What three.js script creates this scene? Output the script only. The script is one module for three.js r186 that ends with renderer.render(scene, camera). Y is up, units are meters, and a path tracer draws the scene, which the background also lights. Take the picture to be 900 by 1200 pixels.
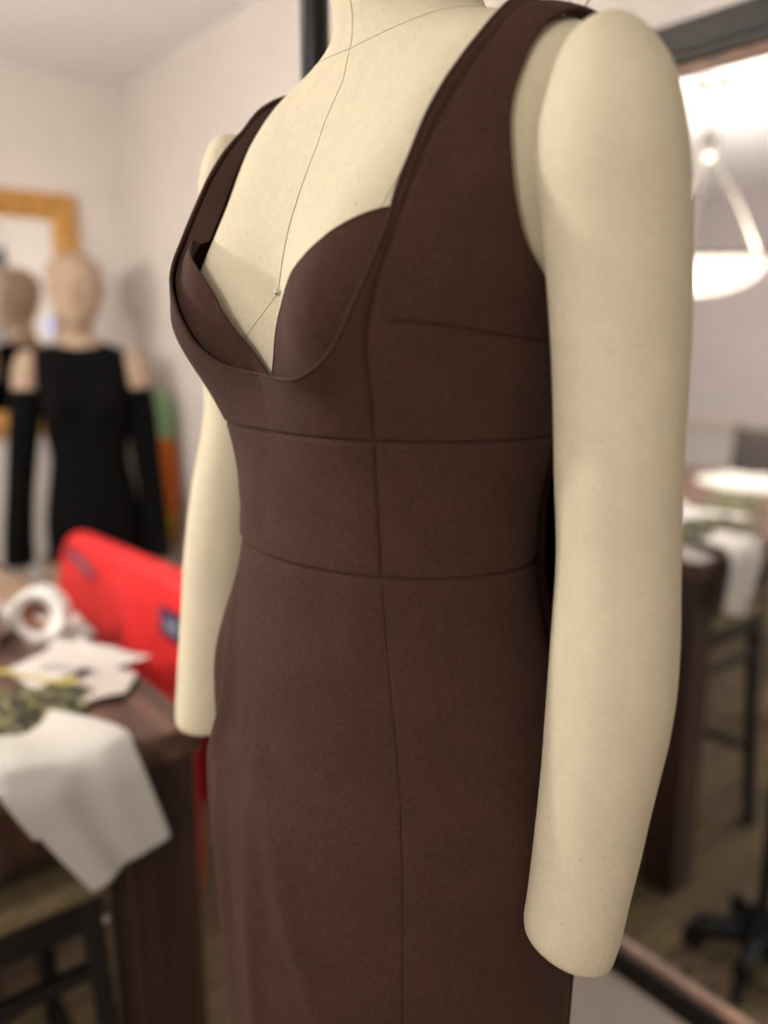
import * as THREE from 'three';
import { RectAreaLightUniformsLib } from 'three/addons/lights/RectAreaLightUniformsLib.js';
import { RoundedBoxGeometry } from 'three/addons/geometries/RoundedBoxGeometry.js';
import { mergeGeometries, mergeVertices } from 'three/addons/utils/BufferGeometryUtils.js';
import { ImprovedNoise } from 'three/addons/math/ImprovedNoise.js';

// ---------------------------------------------------------------- camera, light, exposure
const scene = new THREE.Scene();
scene.background = new THREE.Color(0x000000);
const camera = new THREE.PerspectiveCamera(65.1, 0.75, 0.02, 30);
camera.rotation.order = 'YXZ';
camera.rotation.set(-12.0 * Math.PI / 180, -39.05 * Math.PI / 180, 0);
camera.position.set(0, 1.5, 0);
camera.focus = 0.55;
camera.userData.fStop = 1.9;
const renderer = new THREE.WebGLRenderer({ antialias: true });
renderer.toneMapping = THREE.LinearToneMapping;
renderer.toneMappingExposure = 0.98;
renderer.shadowMap.enabled = true;
renderer.shadowMap.type = THREE.PCFSoftShadowMap;
RectAreaLightUniformsLib.init();
const LAMP = { pendant: 3.2, panel: 4.1, warm: 0xfff8ef, panelColor: 0xfffaf3 };
// ---------------------------------------------------------------- helpers
const PI = Math.PI, R = (d) => d * PI / 180;
const clamp = (x, a, b) => Math.min(b, Math.max(a, x)), lerp = (a, b, t) => a + (b - a) * t;
const smooth = (x, a, b) => { const t = clamp((x - a) / (b - a), 0, 1); return t * t * (3 - 2 * t); };
const gauss = (x, s) => Math.exp(-(x * x) / (s * s));
function rng(seed) { let a = seed >>> 0; return () => { a = (a + 0x6d2b79f5) | 0; let t = Math.imul(a ^ (a >>> 15), 1 | a); t = (t + Math.imul(t ^ (t >>> 7), 61 | t)) ^ t; return ((t ^ (t >>> 14)) >>> 0) / 4294967296; }; }
const perlin = new ImprovedNoise();
const fbm = (x, y, z = 0, o = 4) => { let s = 0, a = 0.5; for (let i = 0; i < o; i++) { s += a * perlin.noise(x, y, z + i * 7.3); x *= 2; y *= 2; a *= 0.5; } return s; };
// monotone cubic through keys [[x, y], ...]
function curve(keys) {
  const n = keys.length, x = keys.map((k) => k[0]), y = keys.map((k) => k[1]), d = [], m = [];
  for (let i = 0; i < n - 1; i++) d.push((y[i + 1] - y[i]) / (x[i + 1] - x[i]));
  for (let i = 0; i < n; i++) m.push(i === 0 ? d[0] : i === n - 1 ? d[n - 2] : d[i - 1] * d[i] <= 0 ? 0 : 2 / (1 / d[i - 1] + 1 / d[i]));
  return (t) => {
    if (t <= x[0]) return y[0]; if (t >= x[n - 1]) return y[n - 1];
    let i = 0; while (t > x[i + 1]) i++;
    const h = x[i + 1] - x[i], s = (t - x[i]) / h, s2 = s * s, s3 = s2 * s;
    return (2 * s3 - 3 * s2 + 1) * y[i] + (s3 - 2 * s2 + s) * h * m[i] + (3 * s2 - 2 * s3) * y[i + 1] + (s3 - s2) * h * m[i + 1];
  };
}
const used = {};
function numbered(name) { used[name] = (used[name] ?? -1) + 1; return used[name] ? name + '_' + String(used[name]).padStart(3, '0') : name; }
function mesh(name, geo, mat, parent) {
  const m = new THREE.Mesh(geo, mat);
  m.name = parent ? name : numbered(name);
  m.castShadow = m.receiveShadow = true;
  (parent ?? scene).add(m);
  return m;
}
function thing(name, label, category, pos = [0, 0, 0], turn = 0, group) {
  const o = new THREE.Group(); o.name = numbered(name); scene.add(o);
  o.position.set(...pos); o.rotation.y = turn;
  o.userData = { label, category }; if (group) o.userData.group = group;
  return o;
}
function tag(o, label, category, group) { o.userData = { ...o.userData, label, category }; if (group) o.userData.group = group; return o; }
function structure(o) { o.userData.kind = 'structure'; return o; }
function copy(src, label) {
  const o = src.clone(); o.name = numbered(src.name.replace(/_\d{3}$/, '')); scene.add(o); o.userData = { ...src.userData };
  if (label) o.userData.label = label; return o;
}
const at = (g, x, y, z, rx = 0, ry = 0, rz = 0) => { g.applyMatrix4(new THREE.Matrix4().compose(new THREE.Vector3(x, y, z), new THREE.Quaternion().setFromEuler(new THREE.Euler(rx, ry, rz, 'YXZ')), new THREE.Vector3(1, 1, 1))); return g; };
const box = (w, h, d, x, y, z, r = 0.003, rx = 0, ry = 0, rz = 0) => at(new RoundedBoxGeometry(w, h, d, 2, Math.min(r, w / 2.1, h / 2.1, d / 2.1)), x, y, z, rx, ry, rz);
const V = (a) => new THREE.Vector3(...a);
const tube = (pts, r, seg = 40, rad = 8, closed = false) => new THREE.TubeGeometry(new THREE.CatmullRomCurve3(pts.map((p) => p.isVector3 ? p : V(p)), closed), seg, r, rad, closed);
const lathe = (prof, seg = 48) => new THREE.LatheGeometry(prof.map((p) => new THREE.Vector2(p[0], p[1])), seg);
function bar(p, q, w, d, r = 0.003) {     // a square bar between two points
  const a = V(p), b = V(q), g = new RoundedBoxGeometry(w, a.distanceTo(b), d, 2, r);
  g.applyQuaternion(new THREE.Quaternion().setFromUnitVectors(new THREE.Vector3(0, 1, 0), b.clone().sub(a).normalize()));
  g.translate((a.x + b.x) / 2, (a.y + b.y) / 2, (a.z + b.z) / 2); return g;
}
const merge = (list) => mergeGeometries(list.map((g) => { const h = g.index ? g.toNonIndexed() : g; for (const k of Object.keys(h.attributes)) if (!['position', 'normal', 'uv'].includes(k)) h.deleteAttribute(k); return h; }));
// a grid sheet: f(i/nu, j/nv) -> [x,y,z]; thickness makes it solid
function sheet(f, nu, nv, thick = 0, uvScale = 1) {
  const P = [], UV = [], I = [], W = nu + 1;
  for (let j = 0; j <= nv; j++) for (let i = 0; i <= nu; i++) { P.push(...f(i / nu, j / nv)); UV.push(i / nu * uvScale, j / nv * uvScale); }
  for (let j = 0; j < nv; j++) for (let i = 0; i < nu; i++) { const a = j * W + i; I.push(a, a + 1, a + W, a + 1, a + W + 1, a + W); }
  let g = new THREE.BufferGeometry(); g.setAttribute('position', new THREE.Float32BufferAttribute(P, 3)); g.setAttribute('uv', new THREE.Float32BufferAttribute(UV, 2)); g.setIndex(I); g.computeVertexNormals();
  return thick ? solid(g, thick) : g;
}
// gives an open indexed sheet a back at -thick along its normals, and rims
function solid(g, thick) {
  const p = g.attributes.position, n = g.attributes.normal, u = g.attributes.uv, N = p.count, I = g.index.array, P = [], UV = [], J = [];
  for (let i = 0; i < N; i++) { P.push(p.getX(i), p.getY(i), p.getZ(i)); UV.push(u.getX(i), u.getY(i)); }
  for (let i = 0; i < N; i++) { P.push(p.getX(i) - n.getX(i) * thick, p.getY(i) - n.getY(i) * thick, p.getZ(i) - n.getZ(i) * thick); UV.push(u.getX(i), u.getY(i)); }
  const edges = new Map();
  for (let t = 0; t < I.length; t += 3) {
    J.push(I[t], I[t + 1], I[t + 2], I[t] + N, I[t + 2] + N, I[t + 1] + N);
    for (let k = 0; k < 3; k++) { const a = I[t + k], b = I[t + (k + 1) % 3]; if (edges.has(b + '_' + a)) edges.delete(b + '_' + a); else edges.set(a + '_' + b, [a, b]); }
  }
  for (const [a, b] of edges.values()) J.push(b, a, a + N, b, a + N, b + N);
  const out = new THREE.BufferGeometry(); out.setAttribute('position', new THREE.Float32BufferAttribute(P, 3)); out.setAttribute('uv', new THREE.Float32BufferAttribute(UV, 2)); out.setIndex(J); out.computeVertexNormals();
  return out;
}
// ---------------------------------------------------------------- materials
function dataTex(n, f, srgb = true, rep = 1, m = n) {      // f(x, y) -> [r, g, b] 0..1 (display values when srgb)
  const d = new Uint8Array(n * m * 4);
  for (let y = 0; y < m; y++) for (let x = 0; x < n; x++) { const c = f(x / n, y / m, x, y), o = (y * n + x) * 4; for (let k = 0; k < 3; k++) d[o + k] = clamp(Math.round((c.length ? c[k] : c) * 255), 0, 255); d[o + 3] = 255; }
  const t = new THREE.DataTexture(d, n, m); t.wrapS = t.wrapT = THREE.RepeatWrapping; t.magFilter = THREE.LinearFilter; t.minFilter = THREE.LinearMipmapLinearFilter; t.generateMipmaps = true;
  if (srgb) t.colorSpace = THREE.SRGBColorSpace; t.repeat.set(rep, rep); t.needsUpdate = true; return t;
}
// tileable value noise
function tileNoise(seed, n) {
  const r = rng(seed), g = Array.from({ length: n * n }, r);
  return (u, v) => { const x = ((u % 1) + 1) % 1 * n, y = ((v % 1) + 1) % 1 * n, i = Math.floor(x), j = Math.floor(y), s = smooth(x - i, 0, 1), t = smooth(y - j, 0, 1), q = (a, b) => g[(b % n) * n + (a % n)]; return lerp(lerp(q(i, j), q(i + 1, j), s), lerp(q(i, j + 1), q(i + 1, j + 1), s), t); };
}
const hex = (c) => [(c >> 16 & 255) / 255, (c >> 8 & 255) / 255, (c & 255) / 255];
const shade = (c, k) => c.map((x) => x * k);
const std = (o) => new THREE.MeshStandardMaterial(o), phys = (o) => new THREE.MeshPhysicalMaterial(o);
const plain = (c, rough = 0.6, metal = 0, more = {}) => std({ color: c, roughness: rough, metalness: metal, ...more });
const M = {};
{
  const r = rng(11), n8 = tileNoise(1, 8), n32 = tileNoise(2, 32), n128 = tileNoise(3, 128), n64 = tileNoise(4, 64);
  // brown double-knit: uv in metres, one tile = 0.2 m
  const knit = dataTex(512, (u, v, x, y) => { const k = 0.95 + 0.10 * (n8(u, v) - .5) + 0.10 * (n64(u, v) - .5) + 0.40 * (r() - .5) + ((x + y) % 2 ? .03 : -.03); return shade([0.260, 0.170, 0.138], k); }, true, 5);
  const knitBump = dataTex(512, (u, v, x, y) => .5 + .25 * Math.sin(x * PI / 2) * Math.sin(y * PI / 2) + .35 * (r() - .5), false, 5);
  M.dress = phys({ map: knit, bumpMap: knitBump, bumpScale: 0.0002, roughness: 0.92, specularIntensity: .5, sheen: 0.06, sheenRoughness: 0.5, sheenColor: new THREE.Color(0x8a6558) });
  M.facing = phys({ map: knit, color: 0xffffff, bumpMap: knitBump, bumpScale: 0.0002, roughness: 0.9 });
  M.lining = plain(0x0d0c0d, 0.85);
  // cream cotton skin of the form, with a few pin marks and stains
  const spots = Array.from({ length: 150 }, () => [r(), r(), .002 + .0045 * r(), .15 + .4 * r()]);
  const canvasTex = dataTex(1024, (u, v) => { let k = 0.985 + 0.02 * (n8(u, v) - .5) + 0.02 * (n32(u, v) - .5) + .03 * (n128(u, v) - .5) + .05 * (r() - .5), t = 0; for (const s of spots) { const du = (u - s[0]), dv = (v - s[1]) * .4 + du * .3, q = du * du + dv * dv; if (q < s[2] * s[2] * .06) t = Math.max(t, s[3]); } k *= 1 - .5 * t; return [.81 * k, .772 * k - .01 * t, .668 * k - .02 * t]; }, true, 3.3);
  const canvasBump = dataTex(512, (u, v, x, y) => .5 + .2 * Math.sin(x * PI / 2) + .2 * Math.sin(y * PI / 2) + .3 * (r() - .5), false, 5);
  M.form = phys({ map: canvasTex, bumpMap: canvasBump, bumpScale: 0.00018, roughness: 0.78, sheen: 0.2, sheenColor: new THREE.Color(0xfff4d8), sheenRoughness: .6 });
  M.thread = plain(0xa09474, 0.9);
  M.cap = plain(0x2b2a29, 0.45, .4);
  const wallTex = dataTex(512, (u, v) => { const k = .985 + .02 * (n8(u, v) - .5) + .03 * (n64(u, v) - .5); return [.885 * k, .858 * k, .832 * k]; }, true, 1);
  const wallBump = dataTex(512, (u, v) => .5 * n64(u, v) + .5 * n128(u, v), false, 1);
  M.wall = std({ map: wallTex, bumpMap: wallBump, bumpScale: 0.0012, roughness: 0.85 });
  M.ceiling = std({ color: 0xf5f5f7, bumpMap: wallBump, bumpScale: 0.002, roughness: 0.95 });
  M.trim = plain(0xcfc4ba, 0.55);
  const grain = (c, seed, amp) => { const a = tileNoise(seed, 64), b = tileNoise(seed + 1, 16), q = rng(seed); return dataTex(256, (u, v) => shade(c, .9 + amp * (a(u * 1, v * .06) - .5) + amp * .7 * (b(u, v * .12) - .5) + .06 * (q() - .5)), true, 1, 512); };
  M.planks = [0x7a6a4c, 0x84725a, 0x6f6048, 0x8a795a].map((c, i) => std({ map: grain(hex(c), 30 + i * 3, .5), roughness: .5 }));
  M.darkwood = std({ map: grain(hex(0x3d271f), 50, .7), roughness: .42 });
  M.tabletop = std({ map: grain(hex(0x664a3e), 57, .5), roughness: .38 });
  M.black = plain(0x121214, .38);
  M.blackgloss = phys({ color: 0x101113, roughness: .28, metalness: .5, clearcoat: .3 });
  M.iron = plain(0x17191c, .5, .5);
  M.rubber = plain(0x1a1a1b, .7);
  M.frame = phys({ color: 0x171412, roughness: .42, clearcoat: .15, clearcoatRoughness: .3 });
  M.frameWood = std({ map: grain(hex(0xa88672), 60, .4), roughness: .4 });
  M.mirror = plain(0xf2f3f3, .015, 1);
  const gt = tileNoise(70, 32);
  M.gold = std({ map: dataTex(256, (u, v) => shade([.80, .60, .32], .75 + .5 * gt(u, v)), true, 6), bumpMap: dataTex(256, (u, v) => gt(u, v), false, 6), bumpScale: .004, roughness: .45, metalness: .2 });
  M.skin = plain(0xb39a84, .6);
  M.blackcloth = phys({ color: 0x060507, roughness: .95, specularIntensity: .3, sheen: .04, sheenColor: new THREE.Color(0x4a4658), bumpMap: knitBump, bumpScale: .0004 });
  M.red = phys({ color: 0xe8282b, roughness: .68, sheen: .3, sheenColor: new THREE.Color(0xff6a60), bumpMap: knitBump, bumpScale: .0004 });
  const lab = document.createElement('canvas'); lab.width = 256; lab.height = 96; { const c = lab.getContext('2d'); c.fillStyle = '#262b52'; c.fillRect(0, 0, 256, 96); c.fillStyle = '#b9bccb'; for (let i = 0; i < 7; i++) c.fillRect(70 + i * 22, 26 + (i % 3) * 4, 13, 42 - (i % 2) * 10); }
  const labT = new THREE.CanvasTexture(lab); labT.colorSpace = THREE.SRGBColorSpace;
  M.tab = std({ map: labT, roughness: .7 });
  M.paper = plain(0xcdc5c0, .75); M.paper2 = plain(0xbfb4ad, .75);
  M.whitecloth = phys({ color: 0xe4dfd8, roughness: .9, bumpMap: canvasBump, bumpScale: .0006 });
  const ca = tileNoise(81, 9), cb = tileNoise(82, 11), cc = tileNoise(83, 14);
  M.camo = std({ map: dataTex(256, (u, v) => { const c = cc(u, v) > .66 ? 0x8a8458 : ca(u, v) > .52 ? 0x37362d : cb(u, v) > .5 ? 0x63614a : 0x4d4b3e; return hex(c); }, true, 2), roughness: .9 });
  M.tan = plain(0xa8927a, .85);
  M.plastic = phys({ color: 0xf4f2ef, roughness: .12, clearcoat: 1, clearcoatRoughness: .08 });
  M.film = phys({ color: 0xf6f4f2, roughness: .1, transmission: .55, thickness: 0, clearcoat: 1 });
  M.card = plain(0xb07a54, .8);
  M.green = plain(0xb2dcaa, .85); M.orange = plain(0xff8424, .8); M.yellow = plain(0xf2bd22, .8);
  M.chair = plain(0x564e4a, .6); M.darkmetal = plain(0x4c4b50, .4, .6);
  M.wallLeft = std({ map: wallTex, color: 0xf4f2fb, bumpMap: wallBump, bumpScale: 0.0012, roughness: 0.85 });
  M.tape = plain(0xc9b95a, .6);
  M.seat = std({ map: grain(hex(0x857456), 90, .12), roughness: .7 });
  M.chrome = plain(0xc9c9c9, .15, 1);
  M.nickel = plain(0xa09c96, .35, .85);
  M.bowl = phys({ color: 0xfff6ea, roughness: .35, emissive: 0xfff0da, emissiveIntensity: 2.2 });
  M.panel = phys({ color: 0xffffff, roughness: .5, emissive: 0xffe6c8, emissiveIntensity: 2.0 });
  M.screen = plain(0x0a0c12, .3, 0, { emissive: 0x9fb0ff, emissiveIntensity: 1.6 });
  M.white = plain(0xdedad4, .5);
}
// ---------------------------------------------------------------- the room
const X0 = -2.4, X1 = 1.17, Z0 = -2.87, Z1 = 2.0, H = 2.35, T = 0.12;
const wallUV = (g) => { const p = g.attributes.position, n = g.attributes.normal, u = g.attributes.uv; for (let i = 0; i < p.count; i++) u.setXY(i, Math.abs(n.getX(i)) > .5 ? p.getZ(i) : p.getX(i), Math.abs(n.getY(i)) > .5 ? p.getZ(i) : p.getY(i)); return g; };
const slab = (name, w, h, d, x, y, z, m) => structure(mesh(name, wallUV(at(new THREE.BoxGeometry(w, h, d), x, y, z)), m));
slab('wall_right', T, H, Z1 - Z0 + 2 * T, X1 + T / 2, H / 2, (Z0 + Z1) / 2, M.wall);
slab('wall_left', T, H, Z1 - Z0 + 2 * T, X0 - T / 2, H / 2, (Z0 + Z1) / 2, M.wallLeft);
slab('wall_back', X1 - X0, H, T, (X0 + X1) / 2, H / 2, Z0 - T / 2, M.wall);
slab('wall_front', X1 - X0, H, T, (X0 + X1) / 2, H / 2, Z1 + T / 2, M.wall);
slab('ceiling', X1 - X0 + 2 * T, T, Z1 - Z0 + 2 * T, (X0 + X1) / 2, H + T / 2, (Z0 + Z1) / 2, M.ceiling);
{ // floor of boards that run towards the mirror
  const f = new THREE.Group(); f.name = 'floor'; scene.add(f); structure(f);
  mesh('subfloor', at(new THREE.BoxGeometry(X1 - X0, .1, Z1 - Z0), (X0 + X1) / 2, -.066, (Z0 + Z1) / 2), M.darkwood, f);
  const r = rng(5), w = .165, geos = {};
  for (let k = 0, z = Z0; z < Z1 - .01; k++, z += w) {
    const d = Math.min(w, Z1 - z);
    for (let x = X0 - (k % 3) * .42; x < X1; x += 1.26) {
      const a = Math.max(x, X0), b = Math.min(x + 1.26, X1), L = b - a; if (L < .03) continue;
      const key = L.toFixed(3) + d.toFixed(3);
      if (!geos[key]) { const g = new RoundedBoxGeometry(L - .002, .016, d - .003, 1, .0015), p = g.attributes.position, u = g.attributes.uv; for (let i = 0; i < p.count; i++) u.setXY(i, p.getZ(i) / w, p.getX(i) * .8); geos[key] = g; }
      const m = mesh('plank', geos[key], M.planks[Math.floor(r() * 4)], f); m.position.set((a + b) / 2, -.008, z + d / 2);
    }
  }
}
const board = (name, w, h, d, x, y, z) => structure(mesh(name, box(w, h, d, x, y, z, .004), M.trim));
board('baseboard_right', .014, .1, Z1 - Z0, X1 - .007, .05, (Z0 + Z1) / 2);
board('baseboard_left', .014, .1, Z1 - Z0, X0 + .007, .05, (Z0 + Z1) / 2);
board('baseboard_back', X1 - X0 - .03, .1, .014, (X0 + X1) / 2, .05, Z0 + .007);
board('trim_1', .02, .07, Z1 - Z0, X0 + .01, 1.0, (Z0 + Z1) / 2);
board('trim_2', .025, .06, Z1 - Z0, X0 + .012, 2.0, (Z0 + Z1) / 2);

// ---------------------------------------------------------------- lamps
{ // inverted bowl pendant over the work table
  const t = thing('pendant_lamp', 'white glass bowl pendant lamp hung on three rods over the work table', 'lamp', [-.39, 1.66, -1.57]);
  const prof = []; for (let i = 0; i <= 20; i++) { const a = i / 20 * PI / 2; prof.push([.215 * Math.sin(a), .115 * (1 - Math.cos(a))]); }
  for (let i = 20; i >= 0; i--) { const a = i / 20 * PI / 2; prof.push([.209 * Math.sin(a), .115 - .109 * Math.cos(a)]); }
  mesh('bowl', lathe(prof, 64), M.bowl, t);
  mesh('rim', at(new THREE.TorusGeometry(.215, .007, 10, 64), 0, .117, 0, PI / 2), M.darkmetal, t);
  for (let k = 0; k < 3; k++) { const a = R(20 + k * 120), c = Math.cos(a), s = Math.sin(a); mesh('rod', tube([[.21 * c, .12, .21 * s], [.12 * c, .30, .12 * s], [.012 * c, .46, .012 * s]], .005, 30, 8), M.nickel, t); }
  mesh('hub', lathe([[0, .44], [.012, .44], [.034, .455], [.036, .47], [.014, .485], [.030, .50], [.034, .515], [.026, .535], [.008, .545], [0, .545]], 32), M.nickel, t);
  mesh('stem', at(new THREE.CylinderGeometry(.006, .006, .13, 12), 0, .605, 0), M.nickel, t);
  mesh('canopy', lathe([[.0, .655], [.03, .655], [.062, .672], [.068, .69], [0, .69]], 40), M.nickel, t);
  t.children.find((c) => c.name === 'bowl').castShadow = false;   // translucent glass: the lamp inside lights the room through it
  const l = new THREE.PointLight(LAMP.warm, LAMP.pendant); l.name = 'pendant_light'; l.position.set(0, .058, 0); l.castShadow = true; l.shadow.radius = 2.2; t.add(l);
}
{ // opal globe behind the viewer's left shoulder
  const t = thing('globe_lamp', 'round white glass globe lamp on a short rod behind the viewer', 'lamp', [-1.6, 1.92, .3]);
  const g = mesh('globe', at(new THREE.SphereGeometry(.19, 48, 32), 0, 0, 0), M.panel, t); g.castShadow = false;
  mesh('collar', lathe([[0, .185], [.06, .178], [.064, .19], [.05, .215], [.012, .225], [0, .225]], 40), M.nickel, t);
  mesh('stem', at(new THREE.CylinderGeometry(.008, .008, .19, 12), 0, .315, 0), M.nickel, t);
  mesh('canopy', lathe([[0, .395], [.04, .395], [.06, .412], [.064, .43], [0, .43]], 40), M.nickel, t);
  const l = new THREE.PointLight(LAMP.panelColor, LAMP.panel); l.name = 'globe_light'; l.castShadow = true; l.shadow.radius = 7.5; t.add(l);
}
// ---------------------------------------------------------------- mirrors
function framed(name, label, cx, y0, y1, cz, w, turn, fw, depth, mats, profile) {
  const t = thing(name, label, 'mirror', [cx, y0, cz], turn), h = y1 - y0;
  mesh('backing', box(w - .02, h - .02, .01, 0, h / 2, .007, .002), M.black, t);
  mesh('glass', at(new THREE.BoxGeometry(w - 2 * fw + .02, h - 2 * fw + .02, .005), 0, h / 2, .0155), M.mirror, t);
  const side = (len) => { const s = new THREE.Shape(profile.map((p) => new THREE.Vector2(...p))); const g = new THREE.ExtrudeGeometry(s, { depth: len, bevelEnabled: false, steps: 1 }), p = g.attributes.position; // mitred ends
    for (let i = 0; i < p.count; i++) { const x = p.getX(i), z = p.getZ(i); p.setZ(i, z < len / 2 ? x : len - x); } g.computeVertexNormals(); return g; };
  const put = (g, x, y, rz) => mesh('frame_bar', at(g, x, y, 0, 0, 0, rz), mats, t);
  // profile: x = inwards from the outer edge, y = out of the wall; bars run along local z after extrusion
  const orient = (len) => { const g = side(len); g.applyMatrix4(new THREE.Matrix4().makeBasis(new THREE.Vector3(0, 1, 0), new THREE.Vector3(0, 0, 1), new THREE.Vector3(1, 0, 0))); return g; };
  put(orient(w), -w / 2, 0, 0); put(orient(w), w / 2, h, PI); put(orient(h), w / 2, 0, PI / 2); put(orient(h), -w / 2, h, -PI / 2);
  return t;
}
{
  const m = framed('wall_mirror', 'tall mirror in a glossy black frame behind the brown dress', X1 - .002, .345, 1.955, -.64, 1.22, -PI / 2, .078, .03, M.frame, [[0, 0], [0, .022], [.004, .027], [.042, .027], [.048, .034], [.058, .034], [.062, .02], [.062, 0]]);
  const h = 1.61, w = 1.22, f = .06; // thin brown lip between frame and glass
  for (const [x, y, l, r] of [[0, f + .008, w - 2 * f, 0], [0, h - f - .008, w - 2 * f, 0], [-w / 2 + f + .008, h / 2, h - 2 * f - .03, 1], [w / 2 - f - .008, h / 2, h - 2 * f - .03, 1]])
    mesh('inner_lip', r ? box(.018, l, .014, x, y, .019, .004) : box(l, .018, .014, x, y, .019, .004), M.frameWood, m);
}
framed('gilt_mirror', 'mirror in a wide carved gilt frame on the far wall', .36, 1.19, 1.975, Z0 + .002, 1.25, 0, .085, .03, M.gold, [[0, 0], [0, .02], [.012, .034], [.03, .03], [.04, .038], [.058, .036], [.074, .02], [.085, .018], [.085, 0]]);
{
  const t = thing('wall_thermostat', 'small wall thermostat with a pale blue lit screen near the black-framed mirror', 'thermostat', [X1, 1.55, -1.94], -PI / 2);
  mesh('case', box(.09, .12, .024, 0, 0, .012, .006), M.white, t); mesh('screen', box(.06, .06, .004, 0, .015, .025, .001), M.screen, t);
}
// ---------------------------------------------------------------- the form's body: (angle from the front, height) -> point; x = the form's left, z = its front
const BODY_AT = [0.407, 0, -0.482], BODY_TURN = -PI / 2;
const bA = curve([[0.6, .14], [0.9, .164], [1.0, .170], [1.1, .171], [1.15, .169], [1.2, .162], [1.25, .152], [1.3, .141], [1.35, .133], [1.38, .134], [1.42, .141], [1.46, .147], [1.5, .151], [1.54, .158], [1.58, .164], [1.62, .168], [1.65, .169], [1.668, .167], [1.68, .158], [1.69, .139], [1.70, .108], [1.71, .079], [1.72, .0625], [1.735, .0555], [1.76, .052], [1.83, .051]]);
const bF = curve([[0.6, .11], [0.9, .134], [1.1, .135], [1.15, .134], [1.2, .128], [1.25, .119], [1.3, .111], [1.35, .104], [1.40, .101], [1.45, .101], [1.5, .100], [1.54, .098], [1.58, .094], [1.62, .084], [1.65, .073], [1.67, .064], [1.69, .055], [1.705, .049], [1.72, .046], [1.76, .046], [1.83, .047]]);
const bB = curve([[0.6, .10], [0.9, .108], [1.05, .118], [1.15, .120], [1.2, .113], [1.25, .100], [1.3, .088], [1.35, .080], [1.4, .080], [1.45, .088], [1.5, .098], [1.56, .104], [1.62, .100], [1.66, .088], [1.69, .073], [1.72, .060], [1.76, .055], [1.83, .054]]);
const b0 = curve([[0.6, .0], [1.2, .008], [1.35, .012], [1.5, .008], [1.58, .0], [1.64, -.010], [1.70, -.008], [1.74, .0], [1.83, .006]]);
const bust = (l, y, amp, sl, sy) => { const dy = (y - 1.520) / (y > 1.520 ? sy * 1.55 : sy); return amp * Math.exp(-(((Math.abs(l) - .086) / sl) ** 2) - dy * dy); };
const pec = (l, y) => .016 * Math.exp(-(((Math.abs(l) - .112) / .048) ** 2) - ((y - 1.635) / .045) ** 2);
function cupPoint(th, y) {
  const s = Math.sin(th), c = Math.cos(th), l = (bA(y) + .002) * s;
  let f = b0(y) + (c > 0 ? lerp(bF(y), dF(y), .45) : bB(y)) * c;
  if (c > 0) f += (bust(l, y, .047, .056, .056) + pec(l, y)) * Math.min(1, c * 2);
  return [l, y, f];
}
function bodyPoint(th, y) {
  const s = Math.sin(th), c = Math.cos(th), l = bA(y) * s;
  let f = b0(y) + (c > 0 ? bF(y) : bB(y)) * c;
  if (c > 0) f += (bust(l, y, .042, .054, .052) + pec(l, y)) * Math.min(1, c * 2);
  return [l, y, f];
}
// the dress hangs over it: the same family, a little larger, bridging between the breasts, easy over hip and thigh
const dA = (y) => bA(y) + curve_dA(y), curve_dA = curve([[.5, .0], [.9, .004], [1.2, .004], [1.33, .003], [1.5, .003], [1.6, .004], [1.72, .003]]);
const dF = curve([[0.5, .12], [0.9, .142], [1.0, .145], [1.1, .145], [1.15, .142], [1.2, .135], [1.25, .127], [1.3, .118], [1.34, .111], [1.38, .108], [1.42, .108], [1.45, .109], [1.5, .109], [1.54, .107], [1.58, .101], [1.62, .090], [1.65, .079], [1.67, .070], [1.69, .060], [1.705, .0535], [1.72, .050]]);
const dressBust = (l, y) => bust(l, y, .049, .060, .062) + pec(l, y) + (l < 0 ? .011 * gauss(l + .115, .05) * gauss(y - 1.61, .065) : 0);
function dressPoint(th, y) {
  const s = Math.sin(th), c = Math.cos(th), l = dA(y) * s;
  let f = b0(y) + (c > 0 ? dF(y) : bB(y) + .004) * c;
  if (c > 0) f += dressBust(l, y) * Math.min(1, c * 2);
  return [l, y, f];
}
const e3 = 1e-3;
function normalOf(fn, th, y) {
  const p = fn(th - e3, y), q = fn(th + e3, y), r = fn(th, y - e3), s = fn(th, y + e3);
  const ux = q[0] - p[0], uy = q[1] - p[1], uz = q[2] - p[2], vx = s[0] - r[0], vy = s[1] - r[1], vz = s[2] - r[2];
  const n = [uy * vz - uz * vy, uz * vx - ux * vz, ux * vy - uy * vx], k = -Math.hypot(...n) || 1;
  const m = [n[0] / k, n[1] / k, n[2] / k]; // outward
  return (m[0] * Math.sin(th) + m[2] * Math.cos(th)) < -0.2 ? m.map((x) => -x) : m;
}
// ---------------------------------------------------------------- the dress form in the foreground
function loftGrid(fn, thetas, ys, uvw = .15) {
  const P = [], UV = [], I = [], W = thetas.length;
  for (const y of ys) for (const t of thetas) { P.push(...fn(t, y)); UV.push(t * uvw, y); }
  for (let j = 0; j < ys.length - 1; j++) for (let i = 0; i < W - 1; i++) { const a = j * W + i; I.push(a, a + 1, a + W, a + 1, a + W + 1, a + W); }
  const g = new THREE.BufferGeometry(); g.setAttribute('position', new THREE.Float32BufferAttribute(P, 3)); g.setAttribute('uv', new THREE.Float32BufferAttribute(UV, 2)); g.setIndex(I);
  const N = []; for (const y of ys) for (const t of thetas) N.push(...normalOf(fn, t, y)); g.setAttribute('normal', new THREE.Float32BufferAttribute(N, 3));
  return g;
}
const span = (a, b, n) => Array.from({ length: n + 1 }, (_, i) => a + (b - a) * i / n);
const yRows = [...span(.8, 1.64, 120), ...span(1.645, 1.74, 76), ...span(1.745, 1.84, 16)];
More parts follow.
